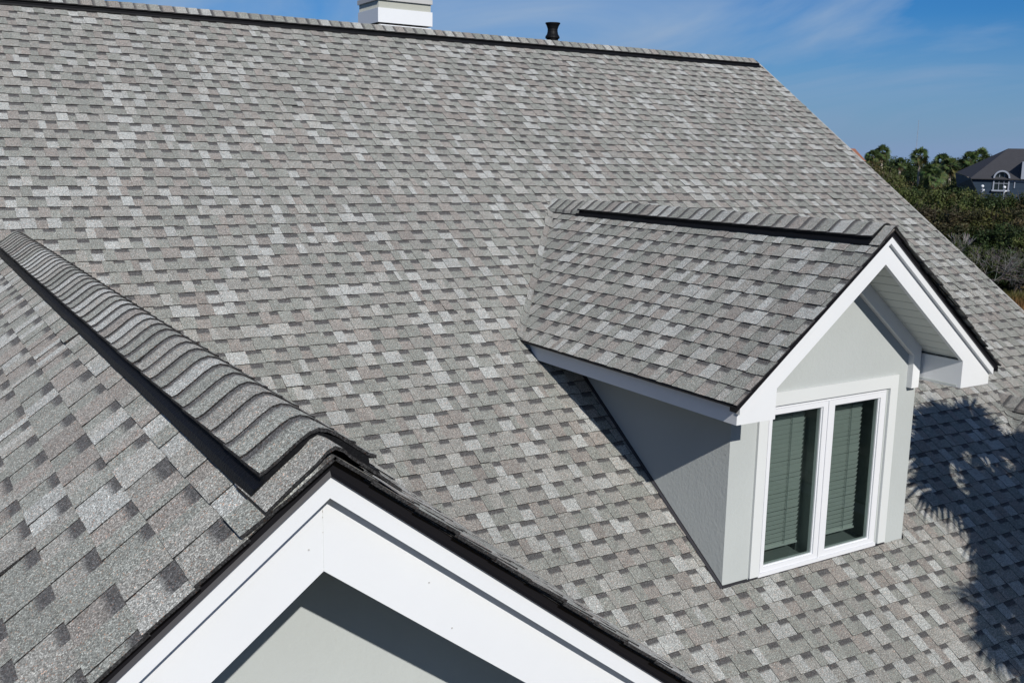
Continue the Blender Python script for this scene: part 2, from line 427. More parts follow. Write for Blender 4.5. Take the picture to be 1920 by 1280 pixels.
# --- main roof
M = HM()
U, V, Nn = (1, 0, 0), (0, 1 / SS, S / SS), (0, -S / SS, 1 / SS)
k0, k1 = int(4.4 * SS / E), int(YR * SS / E)
slope(M, (0, 0, Z0 - 0.008), U, V, Nn, k0, k1, lambda v: (-4.0, XR + 0.02 * math.sin(v * 2.3)), 11, hole=lambda u, v: 7.6 < u < 10.33 and 7.70 < v / SS < 10.0)
yb = 4.35
for (xa_, xb2, ya_, yb2) in ((-4, 7.47, yb, YR), (10.46, XR, yb, YR), (7.47, 10.46, yb, 7.65), (7.47, 10.46, 10.2, YR)):
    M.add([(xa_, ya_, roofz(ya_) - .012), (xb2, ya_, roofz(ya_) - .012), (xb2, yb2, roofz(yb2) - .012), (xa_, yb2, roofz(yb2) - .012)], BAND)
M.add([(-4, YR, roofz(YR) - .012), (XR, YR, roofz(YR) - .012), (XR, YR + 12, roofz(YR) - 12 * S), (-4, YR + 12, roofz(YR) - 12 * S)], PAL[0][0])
roof = M.build('roof', M_SH, house)
pm = [(0.0, 0.036), (0.04, 0.03), (0.08, 0.010), (0.12, -0.022), (0.16, -0.054), (0.195, -0.077), (0.217, -0.087)]
M = HM(); caps(M, (0, YR, roofz(YR) + 0.025), (1, 0, 0), (0, 1, 0), pm, -4, XR - 0.19, -1, 21); M.build('ridge_cap', M_SH, roof)
M = HM(); vent(M, (0, YR, roofz(YR) + 0.012), (1, 0, 0), (0, 1, 0), S, pm, -4, XR - 0.12, 0.245); M.build('ridge_vent', M_BLACK, roof)
M = HM()
zt = 0.0
M.hexa([(XR - .01, yb, roofz(yb) - .10), (XR + .022, yb, roofz(yb) - .10), (XR + .022, YR, roofz(YR) - .10), (XR - .01, YR, roofz(YR) - .10),
        (XR - .01, yb, roofz(yb) - .002), (XR + .022, yb, roofz(yb) - .002), (XR + .022, YR, roofz(YR) - .002), (XR - .01, YR, roofz(YR) - .002)])
M.build('drip_edge', M_PALE, roof)
# end wall of the main block and the walls below
M = HM(); XW = XR - 0.6
M.add([(XW, 4.9, -18.1), (XW, YR * 2 - 4.9, -18.1), (XW, YR * 2 - 4.9, roofz(4.9) - .3), (XW, YR, roofz(YR) - .3), (XW, 4.9, roofz(4.9) - .3)])
M.add([(-4, 4.9, -18.1), (XW, 4.9, -18.1), (XW, 4.9, roofz(4.9) - .05), (-4, 4.9, roofz(4.9) - .05)])
M.add([(-4, YR * 2 - 4.9, -18.1), (XW, YR * 2 - 4.9, -18.1), (XW, YR * 2 - 4.9, roofz(4.9) - .05), (-4, YR * 2 - 4.9, roofz(4.9) - .05)])
M.build('outer_wall', M_STUC, house)
M = HM()
M.hexa([(-4, yb - .04, roofz(yb) - .36), (XR - .03, yb - .04, roofz(yb) - .36), (XR - .03, yb + .03, roofz(yb) - .36), (-4, yb + .03, roofz(yb) - .36),
        (-4, yb - .04, roofz(yb) - .03), (XR - .03, yb - .04, roofz(yb) - .03), (XR - .03, yb + .03, roofz(yb) - .03), (-4, yb + .03, roofz(yb) - .03)])
M.box(-4, XW, yb + .03, 4.9, roofz(yb) - .34, roofz(yb) - .31)
M.build('eave_fascia', M_WHITE, house)

# --- gable roof generator
def gable_roof(xd, za, m, yf, hs, seed, vent_t, name, parent, cap_start=0.0, extra_right=0.0, lab=None):
    """shingled gable whose ridge (x=xd, z=za) runs along +Y from yf until it meets the main roof"""
    cs = math.hypot(1, m)
    ymeet = (za - Z0) / S
    M = HM()
    nrow = int(hs * cs / E) + 1
    off = hs * cs                       # slope length from crest to eave
    for side in (-1, 1):
        O = (xd + side * hs, 0, za - m * hs - 0.018)
        Vv = (-side / cs, 0, m / cs); Nn = (side * m / cs, 0, 1 / cs)
        def rf(v):
            d = max(0.0, hs - v / cs)
            ye = (za - m * d - Z0) / S
            y0 = yf - (extra_right * math.sin(min(1, d / hs * 1.15) * PI * 0.9) if side > 0 else 0) + 0.006 * math.sin(v * 9)
            return (y0, ye + 0.04)
        slope(M, O, (0, 1, 0), Vv, Nn, 0, int(off / E) + 1, rf, seed + side, vmax=off, hk=0.7 if seed == 41 else 1.1, lightp=0.1 if seed == 41 else 0.5, wk=1.22 if seed == 41 else 1.0, band=(0.62, 0.77) if seed == 41 else (0.66, 0.80), fade=0.018 if seed == 41 else 0.012)
        # deck under the shingles
        M.add([(xd, yf + .02, za - .03), (xd + side * hs, yf + .02, za - m * hs - .03), (xd + side * hs, (za - m * hs - Z0) / S, za - m * hs - .03), (xd, ymeet, za - .03)], BAND)
        rows = []
        kk = int(off / E)
        for k in range(kk + 1):
            lo_, hi_ = off - k * E, max(0.03, off - (k + 1) * E)
            if lo_ > hi_: rows.append((hi_, lo_))
        valley_flaps(M, xd, za, m, Z0, S, side, rows, seed * 3 + side)
    ro = M.build(name, M_SH, parent, label=lab)
    M = HM(); crest = (xd, 0, za)
    caps(M, crest, (0, 1, 0), (1, 0, 0), PROF, vent_t[0] - 0.015, vent_t[1], 1, seed + 7)
    low = [(o, z - (0.03 if o > 0.05 else 0.024)) for o, z in PROF]; low = [(o, max(z, -m * o + 0.012)) for o, z in low]
    caps(M, crest, (0, 1, 0), (1, 0, 0), low + [(0.235, -m * 0.235 + 0.012)], vent_t[1], ymeet + 0.02, 1, seed + 9)
    caps(M, crest, (0, 1, 0), (1, 0, 0), [(0, .010), (.03, -.004), (.06, -m * .06 + .012), (.15, -m * .15 + .012), (.242, -m * .242 + .006)], yf - .005, yf - .005 + 1.6 * E, 1, seed + 15, e=E * 2)
    M.build('ridge_cap', M_SH, ro)
    M = HM(); vent(M, crest, (0, 1, 0), (1, 0, 0), m, PROF, vent_t[0], vent_t[1] + 0.05); M.build('ridge_vent', M_BLACK, ro)
    return ro

def rake_boards(M, xd, y0, y1, ztop, zin, m, hi, hw=None, zb=None):
    """fascia with a peak: ztop outer apex, zin inner apex; square box return down to zb between hi and hw"""
    for side in (-1, 1):
        X = lambda d: xd + side * d
        if hw is None:
            poly = [(X(0), ztop), (X(hi), ztop - m * hi), (X(hi), zin - m * hi), (X(0), zin)]
        else:
            dcut = hw
            poly = [(X(0), ztop), (X(hw), ztop - m * hw), (X(hw), zb), (X(hi), zb), (X(hi), zin - m * hi), (X(0), zin)]
        if side < 0: poly = poly[::-1]
        # non convex, so cut into quads
        if hw is None: parts = [poly]
        else:
            parts = [[(X(0), ztop), (X(hi), ztop - m * hi), (X(hi), zin - m * hi), (X(0), zin)],
                     [(X(hi), ztop - m * hi), (X(hw), ztop - m * hw), (X(hw), zb), (X(hi), zb)]]
        for q in parts: M.prism(q, 1, y0, y1)

def rake_strip(M, xd, y0, y1, z_hi, z_lo, m, d1):
    for side in (-1, 1):
        q = [(xd, z_hi), (xd + side * d1, z_hi - m * d1), (xd + side * d1, z_lo - m * d1), (xd, z_lo)]
        M.prism(q, 1, y0, y1)

# --- left gable -----------------------------------------------------------
XG, M2, ZA = 1.2155, 0.7743, -0.990
YG = 3.223
gr = gable_roof(XG, ZA, M2, 3.098, 3.1, 41, (3.26, 13.0), 'gable_roof', house)
M = HM()
rake_boards(M, XG, YG, YG + 0.085, -1.05, -1.4661, M2, 3.05)
gf = M.build('gable_fascia', M_WHITE, house)
M = HM(); rake_strip(M, XG, YG - 0.0725, YG + 0.003, -1.072, -1.172, M2, 3.06); M.build('rake_trim', M_WHITE, gf)
# nail heads and caulked peak joint
for (dx, z) in ((-0.045, -1.245), (-0.055, -1.375), (0.52, -1.81), (0.42, -1.60)):
    M = HM(); M.box(XG + dx - .003, XG + dx + .003, YG - .003, YG + .001, z - .003, z + .003); M.build('nail_head', M_CAPST, gf)
M = HM(); M.box(XG - .0014, XG + .0014, YG - .0012, YG + .001, -1.464, -1.176); M.build('caulk_joint', M_CASING, gf)
for (z, l) in ((-1.20, .030), (-1.238, .008), (-1.262, .005), (-1.318, .004)):
    M = HM(); M.box(XG - .0022, XG - .0002, YG - .0022, YG + .001, z - l, z); M.build('joint_gap', M_PALE, gf)
# drip edge: hem, face and kick-out
M = HM()
for side in (-1, 1):
    X = lambda d: XG + side * d
    def strip(z1, z2, ya, yb_):
        q = [(X(0), z1), (X(3.09), z1 - M2 * 3.09), (X(3.09), z2 - M2 * 3.09), (X(0), z2)]
        M.prism(q, 1, ya, yb_)
    strip(-1.012, -1.074, YG - 0.0745, YG + 0.05)
    D = 3.09
M.build('drip_edge', M_DRIP, gr)
for side in (-1, 1):
    M = HM(); X = lambda d: XG + side * d; D = 3.09; y1, y2 = YG - 0.0745, YG - 0.088
    for (za_, zb_, ya, yb_) in ((-1.072, -1.089, y1 - .001, y2), (-1.089, -1.092, y2, y2 + .014)):
        M.add([(X(0), ya, za_), (X(D), ya, za_ - M2 * D), (X(D), yb_, zb_ - M2 * D), (X(0), yb_, zb_)])
    M.build('drip_lip', M_LIP_LIT if side < 0 else M_DRIP, gr)  # highlight put into the left lip's material; right lip keeps the black one
# ragged edges of the underlying courses along the rake
rng = random.Random(3)
for side in (-1, 1):
    d = 0.12; M = HM()
    while d < 3.0:
        L = rng.uniform(0.25, 0.5)
        for lay in range(3):
            yy = 3.108 + 0.014 * lay + rng.uniform(0, .008); zt = ZA - 0.022 - 0.008 * lay
            X = lambda q: XG + side * q
            j = rng.uniform(-.002, .002)
            M.add([(X(d), yy, zt - M2 * d), (X(d + L), yy + j, zt - M2 * (d + L)), (X(d + L), yy + j, zt - .006 - M2 * (d + L)), (X(d), yy, zt - .006 - M2 * d)], (0.10, 0.10, 0.098) if lay % 2 else EDGE)
            M.add([(X(d), yy, zt - M2 * d), (X(d + L), yy + j, zt - M2 * (d + L)), (X(d + L), yy + .1, zt - M2 * (d + L)), (X(d), yy + .1, zt - M2 * d)], (0.16, 0.16, 0.155))
        d += L
    M.build('starter_strip', M_SH, gr)
YGW = 3.977
M = HM()
M.add([(XG - 2.7, YGW, -18.1), (XG + 2.7, YGW, -18.1), (XG + 2.7, YGW, -1.2 - M2 * 2.7), (XG, YGW, -1.2), (XG - 2.7, YGW, -1.2 - M2 * 2.7)])
for sx in (-2.7, 2.7):
    M.add([(XG + sx, YGW, -18.1), (XG + sx, 9, -18.1), (XG + sx, 9, -1.2 - M2 * 2.7), (XG + sx, YGW, -1.2 - M2 * 2.7)])
M.build('gable_wall', M_STUC, house)
M = HM()
for side in (-1, 1):
    X = lambda d: XG + side * d
    M.hexa([(X(0), YG + .085, -1.43), (X(3.0), YG + .085, -1.43 - M2 * 3), (X(3.0), YGW + .02, -1.43 - M2 * 3), (X(0), YGW + .02, -1.43),
            (X(0), YG + .085, -1.40), (X(3.0), YG + .085, -1.40 - M2 * 3), (X(3.0), YGW + .02, -1.40 - M2 * 3), (X(0), YGW + .02, -1.40)])
M.build('gable_soffit', M_SOFFIT, house)

# --- dormers ----------------------------------------------------------------
def dormer(dx, dy, dz, seed, full=True, lab=None):
    xd, m = 8.964 + dx, 0.7886
    yf, yw = 7.0 + dy, 7.6045 + dy
    hi, hw, ww = 1.5063, 2.0344, 1.5131
    zb, zp = -2.5668 + dz, -1.0599 + dz
    za = -0.667 + dz
    hs = 2.108
    L = (lambda s: 'dormer_' + s)
    dr = gable_roof(xd, za, m, yf - 0.075, hs, seed, (yf + 0.045, yf + 5.35), L('roof'), house, extra_right=0.07, lab=lab)
    M = HM()
    for side in (-1, 1):                # black drip edge: face plus kick-out lip
        X = lambda d: xd + side * d
        q = [(X(0), za - .026), (X(hs), za - .026 - m * hs), (X(hs), za - .088 - m * hs), (X(0), za - .088)]
        M.prism(q, 1, yf - 0.062, yf + .03)
        # eave drip
        xe0, xe1 = X(hs + .006), X(hs - .03)
        yv = (za - m * hs - Z0) / S
        M.prism([(xe0, za - m * hs - .026), (xe0, za - m * hs - .042), (xe1, za - m * hs - .042), (xe1, za - m * hs - .026)], 1, yf - .055, yv)
    M.build('drip_edge', M_DRIP, dr)
    # fascia
    M = HM()
    zt0 = za - 0.10
    rake_boards(M, xd, yf, yf + .05, zt0, zp, m, hi, hw, zb)
    for side in (-1, 1):                # eave fascia back to the roof, box-return cheek
        X = lambda d: xd + side * d
        yv = (zb - Z0) / S + .35
        ztop = zt0 - m * hw
        a, b = X(hw), X(hw - .05)
        M.hexa([(a, yf + .05, zb), (b, yf + .05, zb), (b, yv, zb), (a, yv, zb), (a, yf + .05, ztop), (b, yf + .05, ztop), (b, yv, ztop), (a, yv, ztop)])
        a, b = X(hi), X(hi + .05)
        zc = zp - m * hi
        M.hexa([(a, yf + .05, zb), (b, yf + .05, zb), (b, yw + .01, zb), (a, yw + .01, zb), (a, yf + .05, zc), (b, yf + .05, zc), (b, yw + .01, zc), (a, yw + .01, zc)])
    fa = M.build(L('fascia'), M_WHITE, house)
    M = HM(); rake_strip(M, xd, yf - .0458, yf + .003, -0.752 + dz, -0.835 + dz, m, 2.045)
    M.build('rake_trim', M_WHITE, fa)
    # soffits: grooved panels on the rake, plain under the eaves
    M = HM()
    for side in (-1, 1):
        X = lambda d: xd + side * d
        zs = zp + 0.045
        d = 0.0; n = 12; wdt = (hi + .04) / n
        for i in range(n):
            d0, d1 = i * wdt, (i + 1) * wdt
            for (a, b, up0, up1) in ((d0, d0 + .012, .022, .022), (d0 + .012, d1, 0, 0)):
                M.hexa([(X(a), yf + .05, zs - m * a + up0), (X(b), yf + .05, zs - m * b + up1), (X(b), yw + .02, zs - m * b + up1), (X(a), yw + .02, zs - m * a + up0),
                        (X(a), yf + .05, zs - m * a + .04), (X(b), yf + .05, zs - m * b + .04), (X(b), yw + .02, zs - m * b + .04), (X(a), yw + .02, zs - m * a + .04)])
        a, b = sorted((X(ww - .01), X(hw - .05)))
        M.box(a, b, yf + .05, (zb - Z0) / S + .3, zb + .012, zb + .03)
    M.build(L('soffit'), M_SOFFIT, house)
    # walls
    M = HM()
    zt_ = -1.10 + dz
    xl, xr = xd - ww, xd + ww
    # front wall around the window opening
    wx0, wx1, wz0, wz1 = xd - .985, xd + .985, -4.60 + dz, -2.64 + dz
    base = roofz(yw) - .25
    M.add([(xl, yw, base), (wx0, yw, base), (wx0, yw, zt_ - m * (xd - wx0)), (xl, yw, zt_ - m * ww)])
    M.add([(wx1, yw, base), (xr, yw, base), (xr, yw, zt_ - m * ww), (wx1, yw, zt_ - m * (wx1 - xd))])
    M.add([(wx0, yw, wz1), (wx1, yw, wz1), (wx1, yw, zt_ - m * (wx1 - xd)), (xd, yw, zt_), (wx0, yw, zt_ - m * (xd - wx0))])
    M.add([(wx0, yw, base), (wx1, yw, base), (wx1, yw, wz0), (wx0, yw, wz0)])
    yv = (-2.30 + dz - Z0) / S
    for x in (xl, xr):
        ct = 0.012
        M.add([(x, yw, base), (x, yw, zt_ - m * ww), (x, yv + .3, zt_ - m * ww), (x, yv + .3, roofz(yv + .3) - .1)])
    dw = M.build(L('wall'), M_STUC, house)
    # flashing: dark reveal where stucco stops above the shingles
    M = HM()
    for x, sg in ((xl, -1), (xr, 1)):
        M.add([(x + sg * .004, yw - .02, roofz(yw - .02) + .035), (x + sg * .004, yv, roofz(yv) + .035), (x + sg * .03, yv, roofz(yv) + .017), (x + sg * .03, yw - .02, roofz(yw - .02) + .017)])
        M.add([(x + sg * .004, yw - .02, roofz(yw - .02) - .03), (x + sg * .004, yv, roofz(yv) - .03), (x + sg * .004, yv, roofz(yv) + .05), (x + sg * .004, yw - .02, roofz(yw - .02) + .05)])
    M.box(xl - .003, xl + .37, yw - .010, yw - .002, roofz(yw) - .05, roofz(yw) + .030); M.box(xl + .37, xr - .34, yw - .010, yw - .002, roofz(yw) - .05, roofz(yw) + .016)
    M.build('flashing', M_FLASH, dw)
    # frieze board under the rake soffit
    M = HM()
    for side in (-1, 1):
        X = lambda d: xd + side * d
        zu, zl = zp + .05, -1.205 + dz
        q = [(X(0), zu), (X(1.46), zu - m * 1.46), (X(1.46), zl - m * 1.335), (X(1.335), zl - m * 1.335), (X(0), zl)]
        M.prism([(X(0), zu), (X(1.335), zu - m * 1.335), (X(1.335), zl - m * 1.335), (X(0), zl)], 1, yw - .075, yw + .004)
        M.prism([(X(1.335), zu - m * 1.335), (X(1.465), zu - m * 1.465), (X(1.465), -2.66 + dz), (X(1.335), -2.66 + dz)], 1, yw - .075, yw + .004)
    M.build('frieze_board', M_WHITE, dw)
    if not full: return
    # window
    M = HM()
    cy0, cy1 = yw - .032, yw + .01
    zc0 = roofz(yw) + .035
    M.box(7.838, 7.978, cy0, cy1, zc0, -2.479); M.box(9.978, 10.114, cy0, cy1, zc0, -2.479)
    M.box(7.978, 9.978, cy0, cy1, -2.632, -2.479)
    win = M.build('dormer_window', M_CASING, house)
    M = HM()   # outer frame: jambs, head, sill with stepped faces
    y0, y1 = yw - .012, yw + .10
    M.box(7.979, 8.010, y0 + .014, y1, -4.60, -2.634); M.box(9.935, 9.977, y0 + .014, y1, -4.60, -2.634)
    M.box(8.010, 9.935, y0 + .014, y1, -2.672, -2.634); M.box(7.975, 9.95, y0 - .012, y1, -4.605, -4.565)
    M.box(8.944, 8.966, y0 - .002, y1, -4.565, -2.672)
    M.build('window_frame', M_WHITE2, win)
    for (x0, x1) in ((8.010, 8.944), (8.966, 9.935)):
        M = HM(); bw = 0.062 if x0 < 8.5 else 0.080
        gx0, gx1, gz0, gz1 = (8.063, 8.865, -4.505, -2.737) if x0 < 8.5 else (9.055, 9.843, -4.507, -2.739)
        yy0, yy1 = yw - .006, yw + .075
        M.box(x0 + .003, gx0, yy0, yy1, -4.562, -2.675); M.box(gx1, x1 - .003, yy0, yy1, -4.562, -2.675)
        M.box(gx0, gx1, yy0, yy1, gz1, -2.675); M.box(gx0, gx1, yy0, yy1, -4.562, gz0)
        # glazing bead, one step back
        for q in ((gx0, gx0 + .012, gz0, gz1), (gx1 - .012, gx1, gz0, gz1)): M.box(q[0], q[1], yy0 + .02, yy1 - .002, q[2], q[3])
        M.box(gx0 + .012, gx1 - .012, yy0 + .02, yy1 - .002, gz0, gz0 + .012); M.box(gx0 + .012, gx1 - .012, yy0 + .02, yy1 - .002, gz1 - .012, gz1)
        sash = M.build('window_sash', M_WHITE2, win)
        M = HM(); M.add([(gx0, yw + .03, gz0), (gx1, yw + .03, gz0), (gx1, yw + .03, gz1), (gx0, yw + .03, gz1)])
        M.build('glass_pane', M_GLASS, sash)
    # room behind the glass
    M = HM()
    rx0, rx1, ry0, ry1, rz0, rz1 = 7.98, 9.97, yw + .101, yw + 1.2, -4.57, -2.65
    M.add([(rx0, ry1, rz0), (rx1, ry1, rz0), (rx1, ry1, rz1), (rx0, ry1, rz1)])
    M.add([(rx0, ry0, rz0), (rx0, ry1, rz0), (rx0, ry1, rz1), (rx0, ry0, rz1)]); M.add([(rx1, ry0, rz0), (rx1, ry1, rz0), (rx1, ry1, rz1), (rx1, ry0, rz1)])
    M.add([(rx0, ry0, rz0), (rx1, ry0, rz0), (rx1, ry1, rz0), (rx0, ry1, rz0)]); M.add([(rx0, ry0, rz1), (rx1, ry0, rz1), (rx1, ry1, rz1), (rx0, ry1, rz1)])
    M.box(8.90, 9.01, yw + .101, yw + .30, rz0 + .001, rz1 - .001)
    M.build('window_reveal', M_DARKROOM, win)
    for (x0, x1, lb) in ((8.03, 8.84, 'pale slatted blind lowered behind the pane nearer the shaded dormer cheek'), (9.07, 9.83, 'pale slatted blind lowered behind the pane nearer the tree shadow on the roof')):
        bl = thing('window_blind', lb, 'blind', ((x0 + x1) / 2 * K, (yw + .24) * K, -4.4 * K + H), 'blinds hanging in the dormer window')
        M = HM(); z = -2.78
        rng = random.Random(int(x0 * 10)); z1 = -4.40
        while z > z1:
            a = 0.028; t = rng.uniform(-.002, .002)
            M.hexa([(x0, yw + .222 + .03, z - a * .9), (x1, yw + .222 + .03, z - a + t), (x1, yw + .226 + .03, z - a - .003 + t), (x0, yw + .226 + .03, z - a - .003),
                    (x0, yw + .201 + .03, z + a), (x1, yw + .201 + .03, z + a + t), (x1, yw + .204 + .03, z + a + .002 + t), (x0, yw + .204 + .03, z + a + .002)])
            z -= 0.054
        M.build('blind_slats', M_BLIND, bl)
        M = HM(); M.box(x0, x1, yw + .205, yw + .26, -2.745, -2.70); M.build('headrail', M_BLIND, bl)
        M = HM(); M.box(x0, x1, yw + .22, yw + .255, z1 - .03, z1 - .008); M.build('bottom_rail', M_BLIND, bl)
        for fx in (0.25, 0.72):
            M = HM(); xx = x0 + (x1 - x0) * fx; M.box(xx - .004, xx + .004, yw + .212, yw + .216, z1, -2.74); M.build('ladder_tape', M_DARKROOM, bl)
dormer(0, 0, 0, 61, lab='gabled dormer roof with shingles and a black ridge vent')
dormer(5.77, -4.21, -2.89, 83, full=False, lab='dormer roof whose valley just shows beside the tree shadow')

# --- chimney and vent pipe behind the ridge
M = HM()
cx0, cx1, cy0, cy1 = 8.24, 9.36, 18.42, 19.35
M.box(cx0, cx1, cy0, cy1, 0.9, 2.44)
M.box(cx0 - .012, cx1 + .012, cy0 - .012, cy1 + .012, 0.9, 2.43)
ch = M.build('chimney', M_CHIM, house, label='stucco chimney with white band rising behind the ridge')
M = HM(); M.box(cx0, cx1 - .01, cy0, cy1, 2.70, 2.886); M.build('chimney_shaft', M_CHIM, ch)
M = HM(); M.box(cx0 - .02, cx1 + .02, cy0 - .02, cy1 + .02, 2.475, 2.742); M.box(cx0 + .01, cx1 - .005, cy0 - .016, cy1, 1.9, 2.44); M.build('chimney_band', M_WHITE, ch)
M = HM(); M.box(cx0 - .03, cx1 + .01, cy0 - .04, cy1 + .03, 2.885, 2.97); M.box(cx0 + .2, cx1 - .2, cy0 + .2, cy1 - .2, 2.97, 3.25); M.build('chimney_cap', M_CAPST, ch)
M = HM()
px, py = 12.10, 18.22
M.lathe(px, py, [(.12, 1.2), (.12, 2.42), (.152, 2.44), (.150, 2.47), (.118, 2.52), (.105, 2.58), (.107, 2.60), (.105, 2.62), (.125, 2.68), (.150, 2.725), (.158, 2.735), (.156, 2.748), (.130, 2.748), (.090, 2.66), (.088, 2.5)], 24)
M.build('vent_pipe', M_BLACK, house, label='black flared vent pipe standing behind the ridge')

# ================================================================ GROUND
def sheet(name, x0, x1, y0, y1, z, nx, ny, mat):
    M = MB()
    for i in range(nx):
        for j in range(ny):
            a, b = x0 + (x1 - x0) * i / nx, x0 + (x1 - x0) * (i + 1) / nx
            c, d = y0 + (y1 - y0) * j / ny, y0 + (y1 - y0) * (j + 1) / ny
            M.add([(a, c, z), (b, c, z), (b, d, z), (a, d, z)])
    return M.build(name, mat)
structure(sheet('ground', -3000, 3000, -3000, 3000, 0, 1, 1, M_GROUND), 'marshy ground with rust-coloured grass')

# ================================================================ VEGETATION
def G(az, D, z=0.0):
    a = math.radians(az); return Vector((D * math.sin(a), D * math.cos(a), z))
def AZ(px): return 49.97 + (px - 1600) * (58.10 - 49.97) / 320.0       # photo column at the horizon -> azimuth
def ZY(py, D): return H + D * (309.5 - py) * 0.000470                  # photo row -> height at distance D
def frond(M, rng, base, az, el, plen, R, col, blades=22, bw=0.046):
    """costapalmate fan leaf: stalk, then blades fanning from its tip"""
    d = Vector((math.cos(az) * math.cos(el), math.sin(az) * math.cos(el), math.sin(el)))
    mid = base + d * plen * 0.6 + Vector((0, 0, -0.04 * plen)); tip = base + d * plen + Vector((0, 0, -0.16 * plen))
    M.tube(base, mid, R * 0.022, R * 0.018, 3, col); M.tube(mid, tip, R * 0.018, R * 0.014, 3, col)
    d2 = (tip - mid).normalized()
    side = d2.cross(Vector((0, 0, 1))).normalized(); up = side.cross(d2).normalized()
    roll = rng.uniform(-1.25, 1.25)
    side, up = side * math.cos(roll) + up * math.sin(roll), up * math.cos(roll) - side * math.sin(roll)
    for i in range(blades):
        f = (i + 0.5) / blades * 2 - 1
        a = f * 1.75
        L = R * (1.0 - 0.28 * abs(f)) * rng.uniform(0.88, 1.08)
        dd = (d2 * math.cos(a) + side * math.sin(a) + up * (0.16 * abs(f) + rng.uniform(-0.05, 0.05))).normalized()
        wv = dd.cross(up).normalized() * (R * bw)
        m_ = tip + dd * L * 0.55; e_ = tip + dd * L + Vector((0, 0, -0.24 * L)) 
        c = tuple(x * rng.uniform(0.8, 1.2) for x in col)
        M.add([tip, m_ - wv, m_ + wv], c); M.add([m_ - wv, e_, m_ + wv], c)
def palm_meshes(seed, n_leaf=34, R=0.86, blades=17, dead=5, bw=0.060, pk=0.72, gk=1.6):
    rng = random.Random(seed); M = MB()
    o = Vector((0, 0, 0))
    for i in range(n_leaf):
        t = i / n_leaf
        el = math.radians(86 - 140 * t + rng.uniform(-9, 9)); az = i * 2.39996 + rng.uniform(-.3, .3)
        g = rng.uniform(0.75, 1.25); g *= gk; c = (0.050 * g, 0.073 * g, 0.026 * g)
        if t > 0.85: c = (0.085 * g, 0.080 * g, 0.030 * g)
        frond(M, rng, o + Vector((0, 0, rng.uniform(-.15, .1))), az, el, rng.uniform(0.8, 1.15) * R * pk, R * rng.uniform(0.9, 1.1), c, blades, bw)
    for i in range(dead):
        frond(M, rng, o + Vector((0, 0, -.25)), rng.uniform(0, 6.28), math.radians(-62 + rng.uniform(-12, 12)), R * 0.7, R * 0.75, (0.16, 0.10, 0.055), 12)
    return M
def palm_trunk(h, lean, seed):
    rng = random.Random(seed); M = MB(); n = 14
    pts = [Vector((lean[0] * (i / n) ** 1.5, lean[1] * (i / n) ** 1.5, -h + h * i / n)) for i in range(n + 1)]
    off = Vector((lean[0], lean[1], 0))
    pts = [p - off for p in pts]
    for i in range(n):
        c = 0.34 if i < n - 1 else 0.12
        j = rng.uniform(.9, 1.1)
        M.tube(pts[i], pts[i + 1], 0.19 * j if i < n - 1 else 0.22, 0.17, 8, (c * 1.08 * j, c * 0.95 * j, c * 0.80 * j))
    for i in range(26):
        a = rng.uniform(0, 6.28); z = -rng.uniform(0.1, 0.6)
        b = Vector((0.15 * math.cos(a), 0.15 * math.sin(a), z)); M.tube(b, b + Vector((0.22 * math.cos(a), 0.22 * math.sin(a), 0.28)), .05, .02, 4, (.13, .10, .07))
    return M
palm_crowns = [palm_meshes(s).build('crown_src', M_PALM) for s in (1, 2, 3)]
for o in palm_crowns: C.objects.unlink(o)
def palm(az, D, top, scale, label, seed, trunk_vis=True, cr=0):
    rng = random.Random(seed)
    base = G(az, D); topz = top - 1.55 * scale
    t = thing('palm_tree', label, 'palm tree', base, 'palm trees on the skyline')
    o = palm_crowns[cr % 3].copy(); o.name = 'crown'; C.objects.link(o); o.parent = t; o.location = (0, 0, topz); o.rotation_euler = (0, 0, rng.uniform(0, 6.28)); o.scale = (scale,) * 3
    tr = palm_trunk(topz, (rng.uniform(-.6, .6), rng.uniform(-.4, .4)), seed).build('trunk', M_BARK, None); tr.parent = t; tr.location = (0, 0, topz)
    return t
PALMS = [ # photo column, distance, crown top row, scale, label
 (1655, 178, 268, 1.12, 'tall palm at the left end of the skyline row, beside a smaller darker one'),
 (1636, 172, 278, 0.95, 'smaller dark palm touching the roof edge at the left of the skyline'),
 (1692, 190, 294, 0.86, 'low palm whose crown barely clears the scrub, left of the lone tall palm'),
 (1728, 168, 271, 1.15, 'lone tall palm with bare pale trunk against open sky'),
 (1750, 160, 301, 1.12, 'short palm half hidden in scrub right of the lone tall palm'),
 (1771, 165, 282, 1.18, 'bushy palm left of the group by the dark roof'),
 (1760, 138, 308, 1.05, 'palm with thin pale trunk rising in front of the scrub'),
 (1787, 158, 289, 1.10, 'broad palm in the middle of the clump by the dark roof'),
 (1821, 165, 278, 1.15, 'palm left of the highest one above the dark hipped roof'),
 (1842, 168, 271, 1.22, 'highest palm of the clump above the dark hipped roof'),
 (1862, 172, 285, 1.0, 'palm whose crown is cut by the slope of the dark hipped roof'),
]
for i, (px, D, ty, sc, lb) in enumerate(PALMS): palm(AZ(px), D, ZY(ty, D), sc * 1.05, lb, 100 + i, cr=i)
palm(AZ(1912), 122, ZY(390, 122), 1.0, 'palm standing in the dark wood below the blue house', 133, cr=1)

